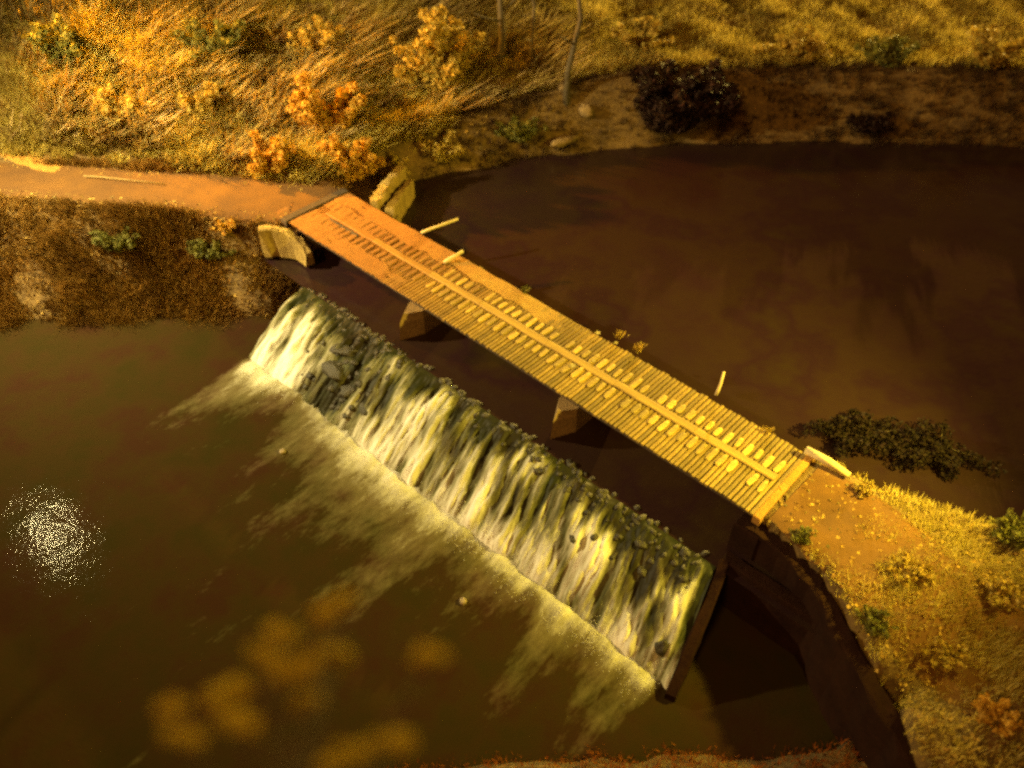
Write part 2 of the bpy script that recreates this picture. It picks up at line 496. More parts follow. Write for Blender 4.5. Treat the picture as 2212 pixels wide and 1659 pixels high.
def casc_z(u, v):
    t = np.clip(v / RUN, 0, 1)
    base = ZU + .02 - (ZU - .02) * (.25 * t + .75 * t ** 1.7) - .9 * np.maximum(0, v - RUN + .12)
    env = sstep(0, .5, v) * (1 - .4 * sstep(RUN - .3, RUN, v))
    return base + env * (.30 * ridge(u, v) + .16 * np.abs(vnoise(u * 3.4 + .3 * np.sin(v * 2), v * .6, 29)) + .12 * fbm(u * 5, v * 1.8, 31, 3)) - .15 * rockgap(u) * env


def casc_f(u, v):
    start = .45 + .6 * vnoise(u * 3.1, u * 0 + 4, 45) + .6 * sstep(14, 23, u) + 1.0 * fbm(u * .9, u * 0, 41, 3) + .25 * sstep(12, 24, u)
    f = .34 * sstep(-.6, 1.1, v - start) + .10 * sstep(2.2, 4, v)
    f = f * (1 - .7 * rockgap(u)) + .14 * np.exp(-((u - 1.8) / 1.4) ** 2) * sstep(.1, .8, v) - .0 * u
    f = f - .10 * rockgap(u) + .46 * (ridge(u, v)) * sstep(.1, .9, v)
    f = f - .5 * np.exp(-((u - (WL - 1.5)) / .28) ** 2 - ((v - 3.0) / .8) ** 2)
    return f


cas = link('weir_water', grid_poly('weir_water', C0, WX, WN, np.arange(-.35, WL + .1, .06), np.arange(0, RUN + .31, .07), casc_z, M['cascade'], casc_f, SKEW))
tag(cas, 'white water streaming over the long weir beside the bridge', 'water', kind='structure')


# pool below, with the foam roll at the foot and streaks drifting away
def pool_z(u, v):
    on = sstep(-1, .5, u) * (1 - sstep(WF - .6, WF + .2, u))
    return Z0 + on * (.12 * np.exp(-((v - RUN - .15 - .45 * fbm(u * .45, u * 0 + 2, 68, 3)) / .5) ** 2) * (1 + .9 * fbm(u * 1.1, v, 51, 3)) * (1 - .6 * rockgap(u))) + on * .13 * fbm(u * 2.6, v * 1.6, 58, 4) * np.exp(-np.abs(v - RUN - .3) / 1.1) + .03 * fbm(u * 1.3, v * 1.3, 52, 3) * np.exp(-np.maximum(0, v - RUN) / 8)


def pool_f(u, v):
    d = v - RUN - .45 * fbm(u * .45, u * 0 + 2, 68, 3)
    reach = 1.7 + 1.8 * (fbm(u * .33, u * 0 + 3, 61, 3) + .45) + 1.9 * np.exp(-((u - 11.5) / 4.0) ** 2) + 1.2 * np.exp(-((u - .9) / 1.3) ** 2) - .9 * np.exp(-((u - 4.6) / 1.7) ** 2) - .7 * np.exp(-((u - 17.5) / 1.2) ** 2)
    reach = np.maximum(.25, reach)
    on = sstep(-.9, .4, u) * (1 - sstep(WF - .7, WF + .1, u))
    f = .62 * np.exp(-np.maximum(0, d) / reach * .9) * on - .12 * rockgap(u) * np.exp(-np.maximum(0, d)) - .07 * sstep(15, 22, u)
    f = f + .13 * np.exp(-((d - .15) / .6) ** 2) * on * (1 - .7 * rockgap(u)) * (1 + 1.1 * fbm(u * .7, u * 0 + 5, 66, 3))
    return np.where(d < -1.5, 0, f)


vs = np.concatenate([[-.3, RUN - 1.2], np.arange(RUN - .5, RUN + 2, .12), np.arange(RUN + 2, RUN + 14, .35), np.arange(RUN + 14, RUN + 45, 2), [80, 140]])
us = np.concatenate([[-120, -60, -40, -30], np.arange(-24, -2, 1.0), np.arange(-2, WF + 1, .15), np.arange(WF + 1, WF + 12, 1.5)])
pool = link('river_water', grid_poly('river_water', C0, WX, WN, us, vs, pool_z, M['pool'], pool_f))
tag(pool, 'dark river water below the weir with foam streaks', 'water', kind='structure')

# spray: small lumps of froth thrown up on the face and along the foot
m_, n_, l_, b_ = mat_new('froth'); b_.inputs['Base Color'].default_value = (.66, .65, .56, 1); b_.inputs['Roughness'].default_value = .8
M['froth'] = m_
ns_ = 6000
su = rng.uniform(.0, WF - .3, ns_)
sv = RUN + .15 + .45 * fbm(su * .45, su * 0 + 2, 68, 3) + rng.normal(.1, .42, ns_)
fk = casc_f(su, np.minimum(sv, RUN)) + .25 * fbm(su * 1.4, sv * .8, 88, 3)
kk = (rng.uniform(-.1, .75, ns_) < fk) & (rng.uniform(0, 1, ns_) > rockgap(su))
su, sv = su[kk], sv[kk]
sz_ = np.where(sv > RUN - .3, np.maximum(pool_z(su, sv), casc_z(su, np.minimum(sv, RUN))), casc_z(su, sv)) + np.abs(rng.normal(0, .03, len(su))) - .01
rad = rng.uniform(.008, .024, len(su))
ctr = np.c_[C0[0] + WX[0] * su + WN[0] * sv, C0[1] + WX[1] * su + WN[1] * sv, sz_]
oc = np.array([(1, 0, 0), (0, 1, 0), (-1, 0, 0), (0, -1, 0), (0, 0, 1), (0, 0, -1)], float)
jit_ = 1 + rng.normal(0, .25, (len(su), 6, 1))
V = (ctr[:, None, :] + oc[None] * rad[:, None, None] * jit_).reshape(-1, 3)
tri = np.array([(0, 1, 4), (1, 2, 4), (2, 3, 4), (3, 0, 4), (1, 0, 5), (2, 1, 5), (3, 2, 5), (0, 3, 5)])
lp = (np.arange(len(su))[:, None, None] * 6 + tri[None]).reshape(-1)
me = fast_mesh('spray', V, lp, 3, M['froth']); me.polygons.foreach_set('use_smooth', [True] * len(me.polygons))
tag(link('spray', me), 'froth and spray thrown up along the foot of the weir', 'spray', kind='stuff')

# weir body: sloping stone apron under the water
wv = []
for u in np.linspace(-.6, WL + .1, 30):
    for v, z in ((-.5, ZU - .25), (.0, ZU - .12), (RUN * .5, ZU * .5 - .22), (RUN + .1, -.35), (RUN + .1, -1.2), (-.5, -1.2)):
        p = C0 + WX * (u + SKEW * max(v, 0) * min(1, max(0, u / WL))) + WN * v
        wv.append((p[0], p[1], z))
wf = []
for i in range(29):
    for k in range(6):
        a, b2 = i * 6 + k, i * 6 + (k + 1) % 6
        wf.append((a, b2, b2 + 6, a + 6))
wf += [tuple(range(5, -1, -1)), tuple(range(29 * 6, 30 * 6))]
weir = link('weir', mesh('weir', wv, wf, M['rock']))
RUBBLE = True
tag(weir, 'long sloping stone weir under the white water', 'weir')


# ------------------------------------------------------------------ solids
def box_data(sx, sy, sz, ch=.0, jit=0.0, seed=0):
    """box centred in x,y, top at z=0, bottom at -sz; top edges chamfered by ch"""
    rr = random.Random(seed)
    hx, hy = sx / 2, sy / 2
    j = lambda: rr.uniform(-jit, jit)
    v = []
    for z, ix, iy in ((-sz, 0, 0), (-ch, 0, 0), (0, ch, ch)):
        for sxn, syn in ((-1, -1), (1, -1), (1, 1), (-1, 1)):
            v.append((sxn * (hx - ix) + j() * .5, syn * (hy - iy) + j(), z + j() * .2))
    f = [(3, 2, 1, 0), (8, 9, 10, 11)]
    for k in range(4):
        n2 = (k + 1) % 4
        f.append((k, n2, 4 + n2, 4 + k)); f.append((4 + k, 4 + n2, 8 + n2, 8 + k))
    return v, f


def tube_data(pts, rads, n=8):
    pts = [np.array(p, float) for p in pts]
    V, Fc = [], []
    for i, p in enumerate(pts):
        d = pts[min(i + 1, len(pts) - 1)] - pts[max(i - 1, 0)]
        d /= np.linalg.norm(d) + 1e-9
        a = np.cross(d, (0, 0, 1) if abs(d[2]) < .9 else (1, 0, 0)); a /= np.linalg.norm(a)
        b2 = np.cross(d, a)
        for k in range(n):
            an = 2 * math.pi * k / n
            V.append(p + rads[i] * (a * math.cos(an) + b2 * math.sin(an)))
    for i in range(len(pts) - 1):
        for k in range(n):
            k2 = (k + 1) % n
            Fc.append((i * n + k, i * n + k2, (i + 1) * n + k2, (i + 1) * n + k))
    Fc.append(tuple(range(n - 1, -1, -1))); Fc.append(tuple(range((len(pts) - 1) * n, len(pts) * n)))
    return V, Fc


def rock_data(rx, ry, rz, seed, sub=9):
    V, Fc = [], []
    nu, nv = sub * 2, sub
    for j in range(nv + 1):
        th = math.pi * j / nv
        for i in range(nu):
            ph = 2 * math.pi * i / nu
            x, y, z = math.sin(th) * math.cos(ph), math.sin(th) * math.sin(ph), math.cos(th)
            d = 1 + .28 * float(vnoise(x * 1.7 + 5 * z, y * 1.7 + 3 * z, seed)) + .12 * float(vnoise(x * 4 + z * 3, y * 4 - z * 3, seed + 1))
            V.append((x * rx * d, y * ry * d, z * rz * d))
    for j in range(nv):
        for i in range(nu):
            i2 = (i + 1) % nu
            Fc.append((j * nu + i, (j + 1) * nu + i, (j + 1) * nu + i2, j * nu + i2))
    return V, Fc


# loose stones lying along the crest and in the broken stretch
Vr, Fr = [], []
rb_ = np.random.default_rng(19)
for k in range(420):
    u = rb_.uniform(0, WL - .3)
    if k < 60: u = 5.7 + rb_.normal() * 1.4; v = rb_.uniform(-.2, RUN - .4)
    else:
        v = abs(rb_.normal()) * (.35 + .75 * float(sstep(10, 24, u))) - .25
        if rb_.uniform() > .35 + .65 * float(sstep(8, 20, u)): continue
    r = rb_.uniform(.06, .2) * (1.15 if k < 60 else 1)
    vv, ff = rock_data(r * rb_.uniform(.9, 1.7), r, r * rb_.uniform(.5, .9), 300 + k, 4)
    ux = u + SKEW * max(v, 0) * u / WL
    p = C0 + WX * ux + WN * v
    z = float(casc_z(np.array([u]), np.array([max(v, 0)]))[0]) - r * .3
    a_ = rb_.uniform(0, 6.28)
    o0 = len(Vr)
    Vr += [(p[0] + q[0] * math.cos(a_) - q[1] * math.sin(a_), p[1] + q[0] * math.sin(a_) + q[1] * math.cos(a_), z + q[2]) for q in vv]
    Fr += [tuple(i + o0 for i in fc) for fc in ff]
tag(link('crest_rubble', mesh('crest_rubble', Vr, Fr, M['rock'], True)), 'dark rubble lying along the weir crest and broken stretch', 'rubble', kind='stuff')

# ------------------------------------------------------------------ bridge
br = thing('bridge', 'long plank bridge with a raised centre board crossing the river', 'bridge', (BO[0], BO[1], ZD), BANG)
NP = 142
PITCH = (BL - .5) / NP
CPITCH = (BL - .9) / 61
plank_meshes = []
for k in range(7):
    v, f = box_data(PITCH - .058, 2 * HW + random.uniform(-.07, .05), .09, .018, .012, k)
    plank_meshes.append((mesh('plank', v, f, M['plank']), mesh('plank', v, f, M['plank'])))
pr = random.Random(4)
for i in range(NP):
    s = .35 + PITCH * (i + .5)
    link('plank', pr.choice(plank_meshes)[1 if s < 9.5 + pr.uniform(-2.5, 2.5) else 0], br, (s, pr.uniform(-.04, .04), pr.uniform(-.018, .006)), (pr.uniform(-.003, .003), pr.uniform(-.05, .05), pr.uniform(-.005, .005)))
# short worn cleats in two rows either side of the centre board
cl = []
for k in range(8):
    sx, sy, h = CPITCH * pr.uniform(.42, .62), pr.uniform(.55, .95), pr.uniform(.04, .075)
    # rounded block: octagon outline, domed top
    V, Fc = [], []
    out = [(-1, -.55), (-.55, -1), (.55, -1), (1, -.55), (1, .55), (.55, 1), (-.55, 1), (-1, .55)]
    for zz, sc in ((0, 1), (h * .7, .95), (h, .62)):
        for (a, b2) in out:
            V.append((a * sx / 2 * sc + pr.uniform(-.012, .012), b2 * sy / 2 * sc + pr.uniform(-.03, .03), zz))
    for lv in range(2):
        for q in range(8):
            q2 = (q + 1) % 8
            Fc.append((lv * 8 + q, lv * 8 + q2, lv * 8 + 8 + q2, lv * 8 + 8 + q))
    Fc.append(tuple(range(16, 24))); Fc.append(tuple(range(7, -1, -1)))
    cl.append((mesh('tread_cleat', V, Fc, M['cleat']), mesh('tread_cleat', V, Fc, M['plank'])))
for i in range(61):
    for side in (-1, 1):
        if pr.random() < .05: continue
        s = .5 + CPITCH * (i + .5) + pr.uniform(-.03, .03)
        link('tread_cleat', pr.choice(cl)[1 if s < 10 + pr.uniform(-3, 3) else 0], br, (s, side * pr.uniform(.60, .70), .004 if s > 0 else 0), (pr.uniform(-.03, .03), pr.uniform(-.03, .03), pr.uniform(-.06, .06)))
# centre board in lengths, with worn wavy edges
s = 1.2
while s < BL - .6:
    L = min(pr.uniform(3.2, 4.6), BL - .45 - s)
    nseg = 14
    V, Fc = [], []
    for k in range(nseg + 1):
        x = -L / 2 + .006 + (L - .012) * k / nseg
        g_ = s + L / 2 + x
        e1 = .20 + .045 * float(fbm(np.array([g_ * 1.9]), np.array([1.]), 33, 3)[0]); e2 = .20 + .045 * float(fbm(np.array([g_ * 1.9]), np.array([7.]), 37, 3)[0])
        zt = .012 * float(fbm(np.array([g_ * 1.3]), np.array([3.]), 39, 3)[0])
        for (t_, z_) in ((-e1, -.07), (-e1, -.03), (-e1 + .05, zt), (e2 - .05, zt), (e2, -.03), (e2, -.07)): V.append((x, t_, z_))
    for k in range(nseg):
        for q in range(6):
            q2 = (q + 1) % 6
            Fc.append((k * 6 + q, (k + 1) * 6 + q, (k + 1) * 6 + q2, k * 6 + q2))
    Fc.append(tuple(range(6))); Fc.append(tuple(range(len(V) - 1, len(V) - 7, -1)))
    link('centre_board', mesh('centre_board', V, Fc, M['board']), br, (s + L / 2, pr.uniform(-.02, .02), .078 + pr.uniform(-.006, .006)))
    s += L
# dark rut beside the start of the centre board
v, f = box_data(2.6, .17, .05, .02, .02, 77)
o = link('rut_board', mesh('rut_board', v, f, M['dark_timber']), br, (3.0, -.36, .055))
o['label'] = 'dark rotten board beside the centre board'
# stringers
for t in (-1.7, -.6, .6, 1.7):
    v, f = box_data(BL - .4, .26, .42, .01)
    link('stringer', mesh('stringer', v, f, M['dark_timber']), br, (BL / 2, t, -.118))
# end beams
v, f = box_data(.52, 2 * HW + .25, .42, .03, .01, 3)
o = link('end_beam', mesh('end_beam', v, f, M['dark_timber']), br, (-.02, 0, .075)); o['label'] = 'dark timber beam across the left end of the deck'
v, f = box_data(.32, 2 * HW + .1, .5, .03, .03, 5)
o = link('end_sill', mesh('end_sill', v, f, M['track_dirt']), br, (BL + .0, 0, .015)); o['label'] = 'dirt-covered concrete sill across the right end of the deck'


# dirt and leaf mould lying on the left part of the deck
def dirt_sheet(t0, t1, s0, s1, seed):
    us_ = np.arange(s0, s1, .12); ts = np.linspace(t0, t1, 12)
    Uu, Tt = np.meshgrid(us_, ts)
    e = np.minimum(np.minimum((Tt - t0) / .22 + .9, (t1 - Tt) / .22 + .9), np.minimum((Uu - s0) / .3, (s1 - Uu) / 2.6))
    h = .042 * np.clip(e, 0, 1) + .045 * fbm(Uu * 1.6, Tt * 2.2, seed, 4) - .012
    h = h - .05 * sstep(s0 + (s1 - s0) * .6, s1, Uu)
    inner = np.abs(Tt) < 1.6
    jit = np.where(inner, .30 * fbm(Uu * 1.1, Tt * 0, seed + 4, 4), .05 * fbm(Uu * 1.3, Tt, seed + 4, 3))
    V = np.c_[Uu.ravel(), (Tt + jit).ravel(), np.maximum(h, -.04).ravel()]
    ii = np.arange(V.shape[0]).reshape(Uu.shape)
    lp = np.stack([ii[:-1, :-1], ii[:-1, 1:], ii[1:, 1:], ii[1:, :-1]], -1).reshape(-1)
    me = fast_mesh('dirt_layer', V, lp, 4, M['dirt']); me.polygons.foreach_set('use_smooth', [True] * len(me.polygons))
    o_ = link('dirt_layer', me, br); o_['kind'] = 'stuff'
    o_['label'] = 'orange dirt and leaf mould lying on the deck'


dirt_sheet(-HW - .01, -1.12, .25, 10.5, 71)
dirt_sheet(1.12, HW + .01, .25, 19.0, 72)
dirt_sheet(-1.15, -.24, .25, 5.2, 73)
dirt_sheet(.24, 1.15, .25, 6.0, 74)

# piers: wall piers with pointed ends that stick out below the deck edge
for s, tip, mt in ((float((U(409, 302, ZD) - BO) @ EX), .95, 'concrete'), (float((U(562, 400, ZD) - BO) @ EX), .85, 'concrete')):
    hw, L0, L1 = .55, HW - .15, HW + tip
    V, Fc = [], []
    prof = [(-L1, 0), (-L0, hw), (L0, hw), (L1, 0), (L0, -hw), (-L0, -hw)]
    for z, sc in ((-4.6, 1.12), (-2.2, 1.06), (-.95, 1.0), (-.54, .9)):
        for (t, x) in prof: V.append((x * sc + random.uniform(-.03, .03), t * (sc if abs(t) > HW else 1), z))
    for lv in range(3):
        for q in range(6):
            q2 = (q + 1) % 6
            Fc.append((lv * 6 + q, lv * 6 + q2, lv * 6 + 6 + q2, lv * 6 + 6 + q)[::-1])
    Fc.append(tuple(range(23, 17, -1))); Fc.append(tuple(range(6)))
    link('pier', mesh('pier', V, Fc, M[mt]), br, (s, 0, 0))
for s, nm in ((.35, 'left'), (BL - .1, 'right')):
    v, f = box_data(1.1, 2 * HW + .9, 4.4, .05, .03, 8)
    link('abutment', mesh('abutment', v, f, M['shade_wall']), br, (s, 0, -.56))  # same painted shade colour as the walls


# ------------------------------------------------------------------ walls and slabs around the bridge ends
def ribbon_wall(pts, w, top, bot, jit=.05, seed=0):
    """solid wall following pts (x,y), tops and bottoms per point"""
    rr = random.Random(seed)
    pts = [np.array(p, float) for p in pts]
    V, Fc = [], []
    for i, p in enumerate(pts):
        d = pts[min(i + 1, len(pts) - 1)] - pts[max(i - 1, 0)]; d /= np.linalg.norm(d)
        n_ = np.array([-d[1], d[0]]) * w / 2
        for q, z in ((p - n_ * 1.1, bot[i]), (p + n_ * 1.1, bot[i]), (p + n_, top[i] - .06), (p + n_ * .75, top[i]), (p - n_ * .75, top[i]), (p - n_, top[i] - .06)):
            V.append((q[0] + rr.uniform(-jit, jit), q[1] + rr.uniform(-jit, jit), z + rr.uniform(-jit, jit) * .6))
    for i in range(len(pts) - 1):
        for k in range(6):
            k2 = (k + 1) % 6
            Fc.append((i * 6 + k, (i + 1) * 6 + k, (i + 1) * 6 + k2, i * 6 + k2))
    Fc.append(tuple(range(6))); Fc.append(tuple(range(len(V) - 1, len(V) - 7, -1)))
    return V, Fc


def dense(pts, step):
    pts = np.array(pts); seg = np.linalg.norm(np.diff(pts, axis=0), axis=1); cum = np.r_[0, np.cumsum(seg)]
    ss = np.linspace(0, cum[-1], max(2, int(cum[-1] / step) + 1))
    return [np.array([np.interp(q, cum, pts[:, 0]), np.interp(q, cum, pts[:, 1])]) for q in ss]


dp = dense(wall_pts, .55)
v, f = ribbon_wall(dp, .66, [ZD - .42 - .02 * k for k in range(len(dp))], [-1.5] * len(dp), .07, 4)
tag(link('retaining_wall', mesh('retaining_wall', v, f, M['shade_wall'])), 'stone retaining wall below the right bank, shade put into its dark colour', 'wall')
dp = dense([C0 + WX * (WL + .28) - WN * .3, C0 + WX * (WF + .34) + WN * (RUN + .3)], .5)
v, f = ribbon_wall(dp, .42, list(np.linspace(2.75, .35, len(dp))), [-1.5] * len(dp), .04, 3)
tag(link('weir_side_wall', mesh('weir_side_wall', v, f, M['shade_wall'])), 'dark sloping side wall closing the right end of the weir', 'wall')
dp = dense([C0 + WX * (WL + .1) - WN * .55, C0 + WX * (WL + 5.0) - WN * .55], .5)
v, f = ribbon_wall(dp, .6, [2.72] * len(dp), [-1.5] * len(dp), .05, 5)
tag(link('dam_wall', mesh('dam_wall', v, f, M['shade_wall'])), 'dark stone wall joining the weir to the retaining wall', 'wall')
cp_ = [U(258, 229, 4.4), U(276, 228, 4.4), U(292, 233, 4.2), U(303, 243, 3.8), U(309, 256, 3.2)]
dp = dense(cp_, .35)
v, f = ribbon_wall(dp, .42, list(np.interp(np.linspace(0, 1, len(dp)), [0, .25, .5, .75, 1], [4.5, 4.5, 4.3, 3.9, 3.4])), [2.6] * len(dp), .09, 6)
tag(link('wing_wall', mesh('wing_wall', v, f, M['stained'])), 'curved yellow wing wall below the left end of the bridge', 'wall')
dp = dense([U(374, 203, 4.4), U(384, 188, 4.3), U(400, 166, 4.3)], .4)
v, f = ribbon_wall(dp, .55, list(np.linspace(4.62, 4.3, len(dp))), [1.0] * len(dp), .12, 9)
tag(link('rubble_wall', mesh('rubble_wall', v, f, M['stained'])), 'rough broken wing wall nearer the path at the left bridge end', 'wall')
dp = dense([U(389, 211, 4.0), U(398, 196, 3.8), U(410, 180, 3.6)], .4)
v, f = ribbon_wall(dp, .42, list(np.linspace(4.15, 3.6, len(dp))), [.9] * len(dp), .08, 12)
tag(link('concrete_slab', mesh('concrete_slab', v, f, M['stained'])), 'smooth tilted slab along the water at the left bridge end', 'wall')
a, b_ = U(806, 449, 4.75), U(850, 474, 4.65)
v, f = tube_data([(a[0], a[1], 4.72), ((a[0] + b_[0]) / 2, (a[1] + b_[1]) / 2 + .03, 4.68), (b_[0], b_[1], 4.55)], [.17, .18, .13], 10)
tag(link('guard_log', mesh('guard_log', v, f, M['pale_wood'], True)), 'pale guard log lying off the right corner of the bridge', 'log')


# sticks at the upstream edge of the deck
def stick(name, p0, p1, r0, r1, label, mat='pale_wood', cat='post'):
    q0, q1 = np.array([*U(*p0[:2], p0[2]), p0[2]]), np.array([*U(*p1[:2], p1[2]), p1[2]])
    m_ = (q0 + q1) / 2 + np.array([.03, -.02, .04])
    v, f = tube_data([q0, q0 * .6 + m_ * .4 + .02, m_, q1], [r0, r0, (r0 + r1) / 2, r1], 8)
    tag(link(name, mesh(name, v, f, M[mat], True)), label, cat)


stick('railing_post', (421, 233, 4.42), (458, 219, 4.75), .085, .075, 'long pale pole leaning out over the water from the deck edge')
stick('railing_post', (444, 263, 4.45), (463, 251, 4.8), .11, .085, 'short stubby orange post tilted on the deck edge')
stick('railing_post', (716, 395, 4.42), (724, 372, 5.55), .075, .06, 'thin upright pale post on the right half of the deck edge')
stick('fallen_branch', (84, 176, 4.5), (165, 184, 4.45), .05, .03, 'pale fallen branch beside the path on the left', 'dry_stick', cat='branch')


# ------------------------------------------------------------------ plants
def leaf_cloud(clumps, n, size, rr, flat=.0, droop=0):
    """many small two-triangle leaves gathered round clump centres; clumps rows: x,y,z,r"""
    clumps = np.array(clumps)
    w_ = clumps[:, 3] ** 2; w_ /= w_.sum()
    k = rr.choice(len(clumps), n, p=w_)
    d = rr.normal(size=(n, 3)); d /= np.linalg.norm(d, axis=1)[:, None]
    rad = clumps[k, 3] * rr.uniform(.25, 1, n) ** .45
    c = clumps[k, :3] + d * rad[:, None] * np.array([1, 1, .85])
    nrm = d + rr.normal(size=(n, 3)) * .8 + np.array([0, 0, flat])
    nrm /= np.linalg.norm(nrm, axis=1)[:, None]
    a = np.cross(nrm, rr.normal(size=(n, 3))); a /= np.linalg.norm(a, axis=1)[:, None]
    b2 = np.cross(nrm, a)
    sz = size * rr.uniform(.6, 1.35, n)[:, None]
    a *= sz; b2 *= sz * .62
    V = np.stack([c - a, c + b2 + nrm * sz * .12, c + a, c - b2 + nrm * sz * .12], 1).reshape(-1, 3)
    lp = np.arange(len(V))
    return V, lp


def shrub(name, label, x, y, rx, ry, h, mat, n, leaf, seed, cat='shrub', group=None, z=None, stems=9, nclump=26, wild=True):
    rr = np.random.default_rng(seed)
    z = ground_z(x, y) - .05 if z is None else z
    t = thing(name, label, cat, (x, y, z), 0, group)
    cl_ = []
    Vs, Fs = [], []
    # shoots fan out from the base, each with its own run of leaf clumps
    ns = 17 if wild else 30
    for k in range(ns):
        th, u = rr.uniform(0, 2 * math.pi), rr.uniform(.1, 1) ** .6
        hh = h * rr.uniform(.5, 1.12) * (1 - .35 * u * u)
        e = np.array([math.cos(th) * rx * u, math.sin(th) * ry * u, hh])
        b0 = np.array([*(rr.normal(size=2) * .22 * min(rx, ry)), 0])
        mid = b0 + (e - b0) * .5 + np.array([0, 0, hh * .14])
        for q in np.linspace(.22, 1, 6 if wild else 4):
            p_ = b0 * (1 - q) ** 2 + 2 * q * (1 - q) * mid + e * q * q
            w_ = (rx + ry) / 2 * rr.uniform(.12, .28) * (1.15 - .5 * q) * (1 if wild else 1.25)
            cl_.append((*(p_ + rr.normal(size=3) * .05), w_))
        if k < stems:
            vv, ff = tube_data([b0 - [0, 0, .12], mid, e], [.045, .03, .01], 5)
            o0 = len(Vs); Vs += list(vv); Fs += [tuple(q + o0 for q in fc) for fc in ff]
    V, lp = leaf_cloud(cl_, n, leaf, rr)
    V[:, 2] = np.maximum(V[:, 2], .02)
    link('crown', fast_mesh('crown', V, lp, 4, M[mat]), t)
    link('stem', mesh('stem', Vs, Fs, M['bark']), t)
    return t


def ipos(px, py):
    """ground point seen at a pixel: march down the ray"""
    z = 4.0
    lo = None
    for zz in np.arange(24, -1, -.25):
        p = U(px, py, zz)
        if ground_z(*p) >= zz:
            return p
    return U(px, py, 0)


G_HILL = 'shrubs on the hillside'
G_RB = 'shrubs on the right bank'
